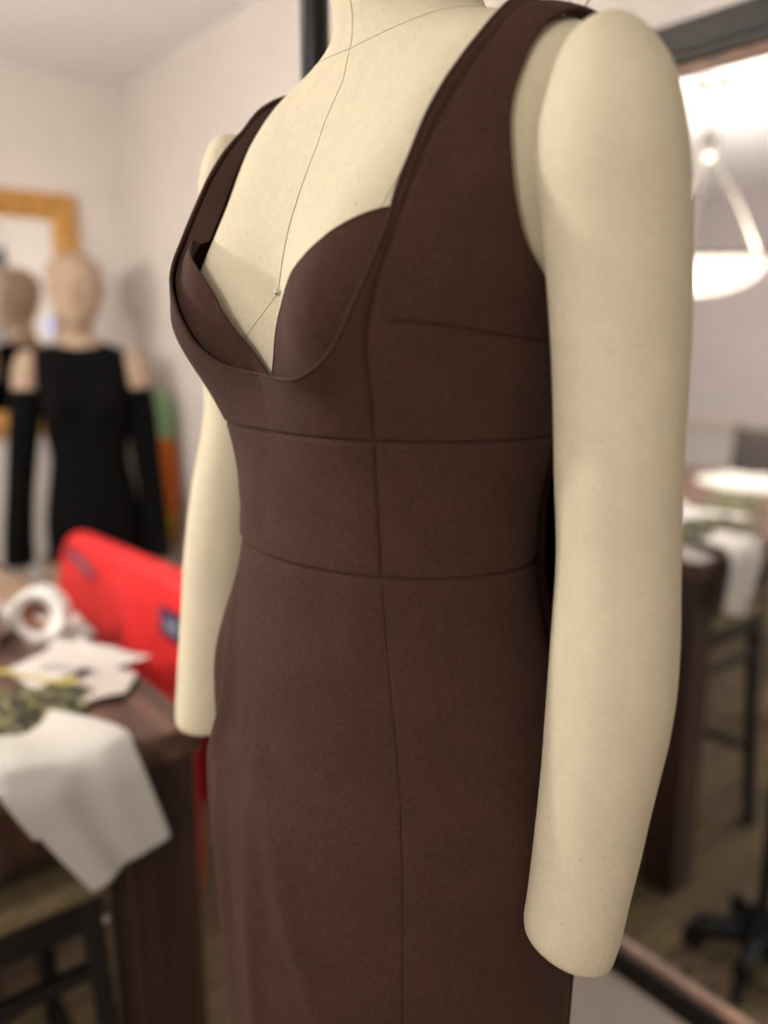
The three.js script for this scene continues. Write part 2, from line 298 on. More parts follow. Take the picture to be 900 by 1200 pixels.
const dressForm = thing('dress_form', 'cream cloth-covered dress form with two stump arms in the foreground', 'mannequin', BODY_AT, BODY_TURN);
{
  const under = (th, y) => { const p = bodyPoint(th, y), k = 1 - .035 * smooth(y, 1.445, 1.41); return [p[0] * k, p[1], p[2] * k]; };   // the padding gives a little under the dress
  const torso = loftGrid(under, span(-PI, PI, 240), yRows);
  mesh('torso', torso, M.form, dressForm);
  const capRing = (y, dy) => { const s = new THREE.Shape(span(0, 2 * PI, 60).map((t) => { const p = bodyPoint(t, y); return new THREE.Vector2(p[0], -p[2]); })); return at(new THREE.ExtrudeGeometry(s, { depth: dy, bevelEnabled: false }), 0, y - .001, 0, -PI / 2); };
  mesh('neck_cap', capRing(1.84, .012), M.cap, dressForm);
  mesh('hip_plate', capRing(.8, .006), M.cap, dressForm);
  const onBody = (list, off) => list.map(([t, y]) => { const p = bodyPoint(R(t), y), n = normalOf(bodyPoint, R(t), y); return new THREE.Vector3(p[0] + n[0] * off, p[1] + n[1] * off, p[2] + n[2] * off); });
  const dense = (list, k = 6) => { const out = []; for (let i = 0; i < list.length - 1; i++) for (let j = 0; j < k; j++) out.push([lerp(list[i][0], list[i + 1][0], j / k), lerp(list[i][1], list[i + 1][1], j / k)]); out.push(list.at(-1)); return out; };
  const seam = (list, k) => mesh('seam', tube(onBody(dense(list, k), .0000), .00033, list.length * 12, 6), M.thread, dressForm);
  seam([[-1, 1.80], [-2, 1.727], [-3, 1.7129], [-1.4, 1.6968], [.4, 1.6748], [-1.6, 1.6473], [-1.5, 1.6182], [-.3, 1.5903], [-.7, 1.5623], [-.4, 1.5324]], 6);
  seam([[-60, 1.7035], [-46, 1.703], [-29, 1.701], [-13.1, 1.6985], [-1.4, 1.6968], [11.9, 1.6982], [29.3, 1.7011], [46.6, 1.7041], [60, 1.7055], [90, 1.707]], 6);
  seam([[-.5, 1.5322], [-5.6, 1.5174], [-10.9, 1.5031], [-12, 1.5001]], 6);
  seam([[41, 1.628], [40.4, 1.6202], [39.6, 1.5921], [38.7, 1.5760], [38, 1.5625]], 6);
  const pin = onBody([[-.2, 1.5324]], .0016)[0];
  mesh('pin_head', at(new THREE.SphereGeometry(.0022, 16, 12), pin.x, pin.y, pin.z), M.chrome, dressForm);

  // stump arms: [centre x, y, z, radius] down the arm
  const near = [[.190, 1.6715, .0155, .002], [.1918, 1.6698, .0165, .0075], [.1925, 1.665, .018, .0155], [.1935, 1.6593, .0189, .0212], [.1956, 1.6503, .0202, .0269], [.1973, 1.6416, .0206, .0312], [.1997, 1.6283, .0223, .0350], [.2021, 1.6106, .0250, .0386], [.2036, 1.5893, .0243, .0406], [.2046, 1.5679, .0209, .0404], [.2062, 1.5233, .0149, .0392], [.2075, 1.4763, .0114, .0379], [.2084, 1.4271, .0094, .0368], [.2094, 1.3750, .0055, .0365], [.2099, 1.3209, .0043, .0385], [.2100, 1.2931, .0048, .0390], [.2093, 1.2645, .0060, .0384], [.2078, 1.2353, .0080, .0367], [.2058, 1.2050, .0102, .0352], [.2035, 1.1736, .0120, .0341], [.2015, 1.1423, .0150, .0327], [.2003, 1.1233, .0172, .0317], [.1995, 1.1145, .0186, .0306], [.199, 1.109, .0187, .0298], [.1985, 1.1055, .0187, .0278], [.198, 1.1035, .0187, .022], [.198, 1.103, .0187, .002]];
  const far = [[-.190, 1.6775, .0345, .002], [-.1913, 1.6765, .0347, .0075], [-.1926, 1.671, .0355, .0145], [-.1945, 1.6597, .0345, .0215], [-.1965, 1.6456, .0320, .0275], [-.1987, 1.6300, .0285, .0320], [-.2041, 1.5777, .0185, .0385], [-.2069, 1.5002, .0191, .0385], [-.2081, 1.4438, .0214, .0371], [-.2089, 1.4030, .0289, .0365], [-.2094, 1.3703, .0371, .0368], [-.2098, 1.3371, .0432, .0375], [-.2100, 1.2948, .0493, .0380], [-.2087, 1.2529, .0566, .0361], [-.2062, 1.2110, .0643, .0347], [-.2032, 1.1691, .0726, .0329], [-.2012, 1.1372, .0785, .0312], [-.2007, 1.1310, .079, .0304], [-.2, 1.127, .079, .028], [-.2, 1.1255, .079, .02], [-.2, 1.125, .079, .002]];
  const arm = (rows) => {
    const s = [0]; for (let i = 1; i < rows.length; i++) s.push(s[i - 1] + Math.hypot(rows[i][0] - rows[i - 1][0], rows[i][1] - rows[i - 1][1], rows[i][2] - rows[i - 1][2], rows[i][3] - rows[i - 1][3]));
    const c = [0, 1, 2, 3].map((k) => curve(rows.map((q, i) => [s[i], q[k]]))), L = s.at(-1), n = 150, a = 64, P = [], UV = [], I = [];
    for (let j = 0; j <= n; j++) for (let i = 0; i <= a; i++) {
      const t = j / n * L, th = i / a * 2 * PI, r = c[3](t), y = c[1](t), end = smooth(y, 1.15, 1.105), tip = rows === near ? .0095 * end * Math.cos(th + .68) : .004 * end;
      P.push(c[0](t) + r * Math.sin(th) * .99, y + tip * r / .03 + .0012 * end * fbm(th * 2, 3), c[2](t) + r * Math.cos(th)); UV.push(th * .04, y);
    }
    for (let j = 0; j < n; j++) for (let i = 0; i < a; i++) { const q = j * (a + 1) + i; I.push(q, q + a + 1, q + 1, q + 1, q + a + 1, q + a + 2); }
    const g = new THREE.BufferGeometry(); g.setAttribute('position', new THREE.Float32BufferAttribute(P, 3)); g.setAttribute('uv', new THREE.Float32BufferAttribute(UV, 2)); g.setIndex(I); g.computeVertexNormals();
    const N = g.attributes.normal; for (let j = 0; j <= n; j++) { const q = j * (a + 1), w = q + a; for (const k of ['X', 'Y', 'Z']) { const v = (N['get' + k](q) + N['get' + k](w)) / 2; N['set' + k](q, v); N['set' + k](w, v); } }
    return g;
  };
  mesh('arm', arm(near), M.form, dressForm); mesh('arm', arm(far), M.form, dressForm);
}
{ // the stand it hangs from: wheeled base, post, arm, hook
  const px = .512, pz = -.743, t = thing('dress_form_stand', 'black tubular stand with a wheeled base behind the dress form', 'stand', [px, 0, pz]);
  const dx = BODY_AT[0] - px, dz = BODY_AT[2] - pz;
  mesh('post', at(new THREE.CylinderGeometry(.0152, .0152, 1.93, 32), 0, .09 + .965, 0), M.blackgloss, t);
  mesh('hanging_arm', tube([[0, 2.0, 0], [0, 2.09, 0], [dx * .12, 2.14, dz * .12], [dx * .5, 2.155, dz * .5], [dx * .88, 2.13, dz * .88], [dx, 2.06, dz], [dx, 1.95, dz], [dx, 1.852, dz]], .0115, 80, 16), M.blackgloss, t);
  mesh('hub', lathe([[0, .05], [.05, .05], [.055, .07], [.05, .10], [.03, .12], [.024, .16], [0, .16]], 32), M.iron, t);
  for (let k = 0; k < 5; k++) {
    const a = R(k * 72 + 10), c = Math.cos(a), s = Math.sin(a);
    const leg = mesh('leg', bar([.03 * c, .08, .03 * s], [.145 * c, .062, .145 * s],   .055, .042, .014), M.iron, t);
    mesh('caster', merge([at(new THREE.CylinderGeometry(.028, .028, .022, 24), .15 * c, .028, .15 * s, PI / 2, -a), at(new THREE.CylinderGeometry(.012, .016, .03, 16), .148 * c, .055, .148 * s)]), M.rubber, leg);
  }
}
// ---------------------------------------------------------------- cutting cloth panels out of a surface given as (angle, height)
// signed inside test in the (metre-like) unrolled plane
const K = .15, inside = (poly, x, y) => { let c = false; for (let i = 0, j = poly.length - 1; i < poly.length; j = i++) { const [xi, yi] = poly[i], [xj, yj] = poly[j]; if ((yi > y) !== (yj > y) && x < (xj - xi) * (y - yi) / (yj - yi) + xi) c = !c; } return c; };
const distTo = (line, x, y) => { let d = 1; for (let i = 0; i < line.length - 1; i++) { const ax = R(line[i][0]) * K, ay = line[i][1], bx = R(line[i + 1][0]) * K, by = line[i + 1][1], px = R(x) * K, ux = bx - ax, uy = by - ay, t = clamp(((px - ax) * ux + (y - ay) * uy) / (ux * ux + uy * uy || 1), 0, 1); d = Math.min(d, Math.hypot(px - ax - t * ux, y - ay - t * uy)); } return d; };
const rowsFor = (a, b, extra) => { const ys = []; for (let y = a; y < b; y += y > 1.66 ? .0012 : y < 1.0 ? .012 : .004) ys.push(y); ys.push(b); for (const [lo, hi, st] of extra) for (let y = Math.max(a, lo); y < Math.min(b, hi); y += st) ys.push(y); return [...new Set(ys.map((v) => +v.toFixed(5)))].sort((p, q) => p - q); };
// cut a panel out of the surface: polygon in (degrees, height); seams = lines where the cloth dips into the stitching
function cutPanel(name, poly, { off = 0, fn, seams = [], thick = .0016, extra = [], bulge = () => 0, mat = M.dress, step = 1, parent } = {}) {
  const xs = poly.map((p) => p[0]), yy = poly.map((p) => p[1]), x0 = Math.min(...xs), x1 = Math.max(...xs), y0 = Math.min(...yy), y1 = Math.max(...yy);
  const ts = span(x0 - .01, x1 + .01, Math.ceil((x1 - x0) / step)), ys = rowsFor(y0 - .0001, y1 + .0001, extra), W = ts.length;
  const vx = [], inn = [], at2 = new Map(), out = [], index = [];
  for (const y of ys) for (const t of ts) { vx.push([t, y]); inn.push(inside(poly, t, y)); }
  const keep = (key, p) => { if (!at2.has(key)) { at2.set(key, out.length); out.push(p); } return at2.get(key); };
  const cross = (a, b) => { const key = a < b ? a + '_' + b : b + '_' + a; if (at2.has(key)) return at2.get(key); let p = vx[inn[a] ? a : b], q = vx[inn[a] ? b : a]; for (let k = 0; k < 18; k++) { const m = [(p[0] + q[0]) / 2, (p[1] + q[1]) / 2]; if (inside(poly, ...m)) p = m; else q = m; } return keep(key, p); };
  const tri = (a, b, c) => {
    const k = [a, b, c].filter((i) => inn[i]).length; if (!k) return;
    if (k === 3) { index.push(keep(a, vx[a]), keep(b, vx[b]), keep(c, vx[c])); return; }
    let v = [a, b, c]; while (!(k === 1 ? inn[v[0]] : !inn[v[0]])) v = [v[1], v[2], v[0]];
    const [p, q, r] = v, m = cross(p, q), n = cross(p, r);
    if (k === 1) index.push(keep(p, vx[p]), m, n); else { const Q = keep(q, vx[q]), Rr = keep(r, vx[r]); index.push(m, Q, Rr, m, Rr, n); }
  };
  for (let j = 0; j < ys.length - 1; j++) for (let i = 0; i < W - 1; i++) { const a = j * W + i; tri(a, a + 1, a + W); tri(a + 1, a + W + 1, a + W); }
  const P = [], UV = [];
  for (const [t, y] of out) {
    let dip = 0; for (const s of seams) { const d = distTo(s.faint ?? s, t, y); dip = Math.max(dip, (s.faint ? s.k ?? .12 : 1) * (.0019 * (1 - smooth(d, 0, .0026)) + .0004 * (1 - smooth(d, 0, .012)))); }
    P.push(...fn(R(t), y, off - dip + bulge(t, y))); UV.push(R(t) * K, y);
  }
  const g = new THREE.BufferGeometry(); g.setAttribute('position', new THREE.Float32BufferAttribute(P, 3)); g.setAttribute('uv', new THREE.Float32BufferAttribute(UV, 2)); g.setIndex(index); g.computeVertexNormals();
  return mesh(name, thick ? solid(g, thick) : g, mat, parent);
}
// ---------------------------------------------------------------- the brown dress
const dress = thing('dress', 'fitted dark brown sleeveless dress with sweetheart cups and a scooped overlay neckline', 'dress', BODY_AT, BODY_TURN);
{
  const mir = (l) => l.map(([t, y]) => [-t, y]), rev = (l) => [...l].reverse();
  const neckL = [[6, 1.4774], [20.7, 1.4778], [27.7, 1.4805], [34.3, 1.4869], [39.2, 1.4958], [42.4, 1.5077], [44, 1.5222], [44.7, 1.5356], [44.9, 1.55], [44.6, 1.5664], [43.9, 1.58], [43.7, 1.5997], [44, 1.6253], [45.6, 1.6493], [47.8, 1.668], [54.4, 1.6817], [66.7, 1.6925], [90, 1.6965]];
  const neckR = [[6, 1.4774], [-5.8, 1.4799], [-12.1, 1.4837], [-16.1, 1.4889], [-20, 1.4983], [-22.8, 1.5131], [-26.5, 1.53], [-32, 1.55], [-38, 1.575], [-42, 1.60], [-44, 1.6253], [-46, 1.6493], [-48.2, 1.668], [-54.8, 1.6817], [-66.7, 1.6925], [-90, 1.6965]];
  const prin = [[40.4, 1.4385], [43.4, 1.4653], [46, 1.4905], [47.4, 1.5156], [47, 1.5375], [46.4, 1.5622], [45.9, 1.5855], [45.8, 1.6061], [46.5, 1.6249], [48.1, 1.6454], [50.2, 1.6653], [56, 1.679], [68, 1.689], [90, 1.6935]];
  const prin2 = [[40.4, 1.4385], [39.8, 1.416], [40.7, 1.3935], [41.6, 1.3708], [42.6, 1.349], [43.3, 1.337], [44.8, 1.2916], [46.4, 1.2306], [47, 1.1835], [47.5, 1.1169], [47.4, 1.0417], [47.4, .9], [47.4, .56]];
  const arm = [[90, 1.6838], [80, 1.6828], [74, 1.6806], [67.8, 1.6768], [63.2, 1.6705], [61.1, 1.6621], [60.2, 1.6515], [59.8, 1.6398], [60, 1.632], [61.3, 1.6167], [64.2, 1.5971], [67.6, 1.579], [72.5, 1.559], [79, 1.5426], [84.6, 1.5334], [92, 1.528]];
  const armBack = [[92, 1.528], [102, 1.54], [111, 1.566], [116, 1.597], [118, 1.6167], [119, 1.64], [118, 1.66], [115, 1.672], [108, 1.68], [100, 1.683], [90, 1.6838]];
  const neckBack = [[85, 1.6962], [90, 1.6965], [113, 1.6925], [126, 1.682], [133, 1.67], [138, 1.63], [150, 1.58], [180, 1.56]];
  const open = [[112, 1.46], [111.5, 1.4385], [111.5, 1.4262], [112.5, 1.409], [115.5, 1.383], [117.2, 1.3513], [119, 1.331], [118, 1.2923], [115, 1.2705], [113, 1.24], [112, 1.2]];
  const openUp = open.filter((p) => p[1] >= 1.43), openMid = open.filter((p) => p[1] <= 1.4385 && p[1] > 1.34), yU = 1.4385, yW = 1.349, HEM = .56;
  const cutAt = (l, y0, y1) => l.filter((p) => p[1] <= y1 + 1e-6 && p[1] >= y0 - 1e-6);
  const pocket = [[-24, 1.349], [-24.9, 1.31], [-21.8, 1.278], [-19, 1.2526], [-18, 1.2397], [-19.5, 1.2166], [-23.5, 1.1896], [-31, 1.1625], [-37, 1.13], [-42, 1.06], [-45, .95], [-46, .8], [-46, HEM]];
  // densify a polyline with a spline so that edges are smooth
  const fine = (l, k = 8) => { const c = new THREE.CatmullRomCurve3(l.map((p) => new THREE.Vector3(R(p[0]) * K, p[1], 0)), false, 'centripetal'), out = []; const n = (l.length - 1) * k; for (let i = 0; i <= n; i++) { const p = c.getPoint(i / n); out.push([p.x / K / PI * 180, p.y]); } return out; };
  // ease and folds of the cloth
  const drape = (th, y) => {
    const d = th * 180 / PI; let o = 0;
    const skirt = smooth(y, 1.33, 1.2);
    o += skirt * (.0022 * fbm(th * 2.2 + 3, y * 5, 1, 3) + .0048 * gauss(d - lerp(4, 27, clamp((1.21 - y) / .2, 0, 1.3)), 4.5) * gauss(y - 1.09, .10) + .0045 * gauss(d - 2 + (1.1 - y) * 6, 4) * gauss(y - 1.04, .13) + .004 * gauss(d + 22 - (1.2 - y) * 20, 5) * gauss(y - 1.10, .09) - .003 * gauss(d + 11, 5) * gauss(y - 1.06, .1));
    o += smooth(y, 1.05, .6) * .006 * Math.sin(th * 7 + 1);
    o += .0012 * fbm(th * 3, y * 9, 5, 3) * smooth(y, 1.5, 1.42);
    o += .0007 * gauss(d + 2, 26) * Math.sin(d * .12 + y * 190 + 2 * fbm(th * 4, y * 20)) * gauss(y - 1.385, .03);
    return o;
  };
  const surf = (th, y, off) => { const p = dressPoint(th, y), n = normalOf(dressPoint, th, y), o = off + drape(th, y) + .004 * smooth(y, 1.662, 1.684); return [p[0] + n[0] * o, p[1] + n[1] * o, p[2] + n[2] * o]; };
  const edge = (name, line, r, off, fn = surf, mat = M.dress, parent = dress) => mesh(name, tube(line.map(([t, y]) => V(fn(R(t), y, off))), r, line.length * 2, 8), mat, parent);

  const panel = (name, poly, o = {}) => cutPanel(name, poly, { fn: surf, parent: dress, ...o });
  const nL = fine(neckL), nR = fine(neckR), pL = fine(prin), pL2 = fine(prin2), aL = fine(arm, 6), aB = fine(armBack, 6), opU = fine(open, 6);
  const pR = mir(pL), dart = fine([[52.3, 1.5105], [60.7, 1.5082], [72.2, 1.5035], [84.2, 1.5001], [93, 1.499]], 6);
  const yl = (a, b, y) => span(a, b, 60).map((t) => [t, y]);
  const fineSeam = [[yU - .008, yU + .008, .001], [yW - .008, yW + .008, .001]];
  // bodice
  const nAll = [...rev(nR), ...nL.slice(1)], nb = (t, y) => .0030 * gauss(distTo(nAll, t, y), .009) * smooth(y, 1.69, 1.64);
  const ctr = [...yl(-40.4, 40.4, yU), ...pL.slice(1), ...rev(nL), ...nR.slice(1), ...rev(pR)];
  panel('center_bodice', ctr, { seams: [pL, pR, yl(-41, 41, yU), { faint: fine([[6, 1.4774], [4.3, 1.4385]]) }], extra: fineSeam, step: .8, bulge: (t, y) => nb(t, y) });
  const side = (s) => { const f = s > 0 ? (l) => l : mir;
    return [...f(yl(40.4, 111.5, yU)), ...f([[111.5, 1.4385], [112, 1.46], [111, 1.566]]), ...f(rev(aB.filter((p) => p[0] <= 111 && p[1] < 1.6))), ...f(rev(aL)).slice(1), ...f([[90, 1.6935]]), ...f(rev(pL)).slice(1)]; };
  panel('side_bodice', side(1), { bulge: nb, seams: [pL, yl(40, 112, yU), dart, { faint: [[62.6, 1.5507], [64.8, 1.5283]], k: .3 }], extra: [...fineSeam, [1.494, 1.516, .0008]], step: .8 });
  panel('side_bodice', side(-1), { bulge: nb, seams: [pR, mir(yl(40, 112, yU)), mir(dart)], extra: fineSeam, step: 1 });
  // midriff band
  const mid = (l) => cutAt(l, yW, yU), pM = fine(prin2, 20).filter((p) => p[1] >= yW && p[1] <= yU), pMid = [[40.4, yU], ...pM.filter((p) => p[1] < yU - .0005), [42.6, yW]];
  const oM = [[111.5, yU], ...opU.filter((p) => p[1] < yU - .001 && p[1] > yW + .001), [117.4, yW]];
  panel('center_midriff', [...pMid, ...mir(rev(pMid))], { seams: [pMid, mir(pMid), yl(-43, 43, yU), yl(-43, 43, yW)], extra: fineSeam, step: .8 });
  for (const f of [(l) => l, mir]) panel('side_midriff', f([...yl(40.4, 111.5, yU), ...oM, ...rev(yl(42.6, 117.4, yW)), ...rev(pMid)]), { seams: [f(pMid), f(yl(40, 112, yU)), f(yl(42, 118, yW))], extra: fineSeam, step: .8 });
  // skirt
  const pS = [[42.6, yW], ...pL2.filter((p) => p[1] < yW - .001)], oS = [[117.4, yW], ...opU.filter((p) => p[1] < yW - .001), [112, 1.0], [112, HEM]], pk = fine(pocket);
  panel('center_skirt', [...pS, ...yl(-46, 47.4, HEM).reverse(), ...rev(pk)], { seams: [{ faint: pS, k: .4 }, yl(-43, 43, yW)], extra: fineSeam, bulge: (t, y) => .0062 * gauss(distTo(pk, t, y), .012) * smooth(y, 1.345, 1.27) });
  panel('side_skirt', [...yl(42.6, 117.4, yW), ...oS, [47.4, HEM], ...rev(pS)], { seams: [{ faint: pS, k: .4 }, yl(42, 118, yW)], extra: fineSeam });
  panel('side_skirt', [...mir(yl(20, 117.4, yW)), ...mir(oS), [-40, HEM], [-40, .95], [-35, 1.06], [-30, 1.13], [-22, 1.1625], [-13, 1.1896], [-10, 1.2166], [-9, 1.2397], [-10, 1.2526], [-14, 1.278], [-19, 1.31]], { off: -.0028, bulge: (t, y) => .0105 * gauss(y - 1.245, .06) * smooth(t, -22, -36) - .0025 * gauss(distTo(pk, t, y), .005) * smooth(y, 1.345, 1.31), extra: fineSeam });
  // the open back, hanging straight from shoulder blades to seat, black inside
  const backFn = (th, y, off) => { const w = smooth(y, 1.47, 1.42) * smooth(y, 1.17, 1.24), k = smooth(Math.abs(th - PI) * 180 / PI, 72, 50); const a = dressPoint(th, 1.46), b = dressPoint(th, 1.2), p = surf(th, y, off), q = clamp((y - 1.2) / .26, 0, 1); const m = [lerp(b[0], a[0], q), y, lerp(b[2], a[2], q)], n = Math.hypot(m[0], m[2]); const s = (n + off + .006) / n; return [lerp(p[0], m[0] * s, w * lerp(.75, 1, k)), p[1], lerp(p[2], m[2] * s, w)]; };
  const backTop = [...aB.filter((p) => p[0] > 111 || p[1] > 1.6), [85, 1.6834], ...fine(neckBack, 6)];
  const flip = (l) => l.map(([t, y]) => [360 - t, y]);
  const back = [[109, HEM], [109, 1.2], [109, 1.30], [109, 1.40], [110, 1.46], [111, 1.566], ...backTop, ...rev(flip(backTop)).slice(1), [249, 1.566], [250, 1.46], [251, 1.4], [251, 1.3], [251, 1.2], [251, HEM]];
  const backPanel = panel('back_panel', back, { off: .0012, fn: backFn, step: 1.5 });
  panel('back_lining', [[134, 1.1], [134, 1.2], [134, 1.46], [226, 1.46], [226, 1.1]], { off: .0008, fn: backFn, step: 2, thick: .0004, mat: M.lining, parent: backPanel });
  for (const l of [pL, pR, pMid, mir(pMid), pL2.filter((p) => p[1] < yW), yl(-110, 110, yU), yl(-116, 116, yW)]) mesh('seam_allowance', tube(l.map(([t, y]) => V(surf(R(t), y, -.0032 + nb(t, y)))), .0014, l.length, 6), M.dress, dress);
  // rolled edges
  mesh('neckline_edge', tube(nAll.map(([t, y]) => V(surf(R(t), y, -.0005 + nb(t, y)))), .0014, nAll.length * 2, 8), M.dress, dress);
  edge('armhole_edge', aL, .0013, -.0008); edge('armhole_edge', mir(aL), .0013, -.0008);
  edge('opening_edge', opU.filter((p) => p[1] > 1.21), .0011, -.0006);
  edge('opening_edge', mir(opU.filter((p) => p[1] > 1.21)), .0011, -.0006);
  for (const s of [1, -1]) { const l = (s > 0 ? opU : mir(opU)).filter((p) => p[1] > 1.2), n = l.length - 1; mesh('opening_facing', sheet((u, v) => { const [t, y] = l[Math.round(u * n)], k = Math.sin(PI * clamp((y - 1.2) / .25, 0, 1)); return surf(R(t + s * v * 4.2 * k), y, -.0005 + (.011 * v - .004 * v * v) * k); }, n, 5, .0008), M.facing, dress); }
  // turned-in facings that stand between the outer edge and the form
  const facing = (line, w, fade) => { const n = line.length - 1; return sheet((u, v) => { const [t, y] = line[Math.round(u * n)], a = surf(R(t), y, -.001), b = bodyPoint(R(t), y), c = cupPoint(R(t), y), k = v * w(y); const q = y < 1.575 ? c : b; return [lerp(a[0], q[0], k), y - v * fade, lerp(a[2], q[2], k)]; }, n, 6, 0, 1); };
  mesh('neckline_facing', facing(rev(nR), () => .82, .0), M.facing, dress);
  mesh('neckline_facing', facing(nL, () => .7, .0), M.facing, dress);
  mesh('armhole_facing', facing(aL, () => .75, .0), M.facing, dress);
  for (const [t, y, dx, dy] of [[84, 1.6875, .004, .006], [80, 1.6905, -.003, .005], [89, 1.685, .006, .004]]) { const p = surf(R(t), y, .001); mesh('loose_thread', tube([p, [p[0] + dx * .5, p[1] + dy * .7, p[2]], [p[0] + dx, p[1] + dy, p[2] - .001]], .0004, 10, 6), M.dress, dress); }
  // sweetheart cups underneath
  const cf = (extra) => (th, y, off) => { const p = cupPoint(th, y), n = normalOf(cupPoint, th, y), o = off + extra(th * 180 / PI, y); return [p[0] + n[0] * o, p[1] + n[1] * o, p[2] + n[2] * o]; };
  const cupLTop = [[.3, 1.4778], [3.1, 1.4979], [7.1, 1.517], [14.2, 1.5303], [21.5, 1.5415], [27, 1.5522], [31.1, 1.5612], [35.3, 1.5683], [38.6, 1.5722], [42.4, 1.5748], [46, 1.5765], [54, 1.578]];
  const cupRTop = [[-.9, 1.4778], [-6, 1.4943], [-9.5, 1.5059], [-13.2, 1.5194], [-17, 1.5342], [-21.8, 1.5470], [-27, 1.5575], [-31, 1.5668], [-34.5, 1.5712], [-38.5, 1.5705], [-43, 1.562], [-50, 1.55]];
  const cl = fine(cupLTop), cr = fine(cupRTop);
  const fL = cf((t, y) => -.0006 + .0006 * fbm(t * .2, y * 60)), fR = cf((t, y) => .0022 + .005 * gauss(distTo(cr, t, y), .03) * smooth(t, -3, -14) + .0016 * fbm(t * .16, y * 45, 2));
  panel('bust_cup', [...cl, [54, 1.455], [.3, 1.455]], { fn: fL, step: .8, mat: M.dress });
  panel('bust_cup', [...cr, [-50, 1.455], [-.9, 1.455]], { fn: fR, step: .8, mat: M.dress });
  edge('cup_edge', cl, .0012, -.0006, fL); edge('cup_edge', cr, .0012, -.0006, fR);
}
// ---------------------------------------------------------------- the work table and what lies on it
const TY = .96, TX0 = -.95, TX1 = .47, TZ0 = -2.2, TZ1 = -1.003;
{
  const t = thing('work_table', 'dark brown wooden work table piled with papers and fabric', 'table', [0, 0, 0]);
  mesh('tabletop', box(TX1 - TX0, .045, TZ1 - TZ0, (TX0 + TX1) / 2, TY - .0225, (TZ0 + TZ1) / 2, .004), M.tabletop, t);
  for (const [x, z] of [[TX1 - .06, TZ1 - .06], [TX0 + .06, TZ1 - .06], [TX1 - .06, TZ0 + .06], [TX0 + .06, TZ0 + .06]]) mesh('leg', box(.105, TY - .045, .105, x, (TY - .045) / 2, z, .005), M.darkwood, t);
  for (const z of [TZ1 - .04, TZ0 + .04]) mesh('apron', box(TX1 - TX0 - .22, .10, .03, (TX0 + TX1) / 2, TY - .095, z, .003), M.darkwood, t);
  mesh('back_panel', box(TX1 - TX0 - .24, .62, .02, (TX0 + TX1) / 2, TY - .36, TZ0 + .06, .003), M.darkwood, t);
  for (const x of [TX1 - .04, TX0 + .04]) mesh('apron', box(.03, .10, TZ1 - TZ0 - .22, x, TY - .095, (TZ0 + TZ1) / 2, .003), M.darkwood, t);
}
const heap = (name, label, cat, mat, cx, cz, rx, rz, h, seed, turn = 0, group) => { // a crumpled soft pile
  const n = 56, a = 40, P = [], UV = [], I = [];
  for (let j = 0; j <= a; j++) for (let i = 0; i <= n; i++) {
    const q = j / a, th = i / n * 2 * PI, k = Math.min(1, q * 1.25), edge = 1 + .28 * fbm(Math.cos(th) * 1.6 + seed, Math.sin(th) * 1.6, seed);
    const x = Math.cos(th) * k * edge, z = Math.sin(th) * k * edge, top = (1 - smooth(k, .25, 1)) ** .6 * (.75 + .55 * fbm(x * 2.2 + seed, z * 2.2, 2, 4)) + .16 * Math.abs(fbm(x * 5, z * 5, seed, 3)) * (k < 1 ? 1 : 0);
    const y = q > .8 ? lerp(.12, 0, (q - .8) / .2) * h : Math.max(.12, top) * h; const s = q > .8 ? 1 - (q - .8) * .25 : 1;
    P.push(x * rx * s, y, z * rz * s); UV.push(x * rx * 4, z * rz * 4);
  }
  for (let j = 0; j < a; j++) for (let i = 0; i < n; i++) { const q = j * (n + 1) + i; I.push(q, q + 1, q + n + 1, q + 1, q + n + 2, q + n + 1); }
  const g = new THREE.BufferGeometry(); g.setAttribute('position', new THREE.Float32BufferAttribute(P, 3)); g.setAttribute('uv', new THREE.Float32BufferAttribute(UV, 2)); g.setIndex(I); g.computeVertexNormals();
  const m = mesh(name, g, mat); m.position.set(cx, TY + .001, cz); m.rotation.y = turn; return tag(m, label, cat, group);
};
const flat = (label, pts, y, mat, seed, lift = .012) => { // a loose sheet of paper: polygon in x, z with a slight curl
  const c = pts.reduce((s, p) => [s[0] + p[0] / pts.length, s[1] + p[1] / pts.length], [0, 0]), n = 14;
  const at2 = (u) => { const k = u * pts.length % pts.length, i = Math.floor(k), f = k - i, p = pts[i], q = pts[(i + 1) % pts.length]; return [lerp(p[0], q[0], f), lerp(p[1], q[1], f)]; };
  const g = sheet((u, v) => { const e = at2(u), x = lerp(c[0], e[0], v), z = lerp(c[1], e[1], v); return [x - c[0], .0015 + lift * v * v * Math.max(0, fbm(x * 7 + seed, z * 7, seed) + .25), z - c[1]]; }, pts.length * 12, n, .0006);
  const m = mesh('pattern_paper', g, mat); m.position.set(c[0], TY + y, c[1]); return tag(m, label, 'paper');
};
flat('long white paper sheet at the front of the paper pile', [[0.311, -1.255], [0.301, -1.374], [0.450, -1.440], [0.450, -1.314]].reverse(), .001, M.paper, 1);
flat('white paper whose pointed corner juts over the table edge', [[0.342, -1.350], [0.405, -1.458], [0.509, -1.264], [0.423, -1.260]].reverse(), .004, M.paper, 2);
flat('small white paper scrap with a torn point beside the dark bare wood', [[0.337, -1.157], [0.346, -1.224], [0.430, -1.256], [0.455, -1.197], [0.414, -1.143]].reverse(), .007, M.paper2, 3);
flat('pale pink paper at the back of the paper pile', [[0.360, -1.458], [0.378, -1.620], [0.486, -1.584], [0.477, -1.440]].reverse(), .002, M.paper2, 4);
flat('wide white paper lying under the crumpled camouflage cloth', [[-0.135, -1.170], [-0.090, -1.575], [0.270, -1.548], [0.252, -1.224]].reverse(), .001, M.paper, 5);
heap('camouflage_cloth', 'crumpled olive camouflage cloth between the papers and the hanging white cloth', 'cloth', M.camo, 0.180, -1.161, .22, .085, .055, 3, .2);
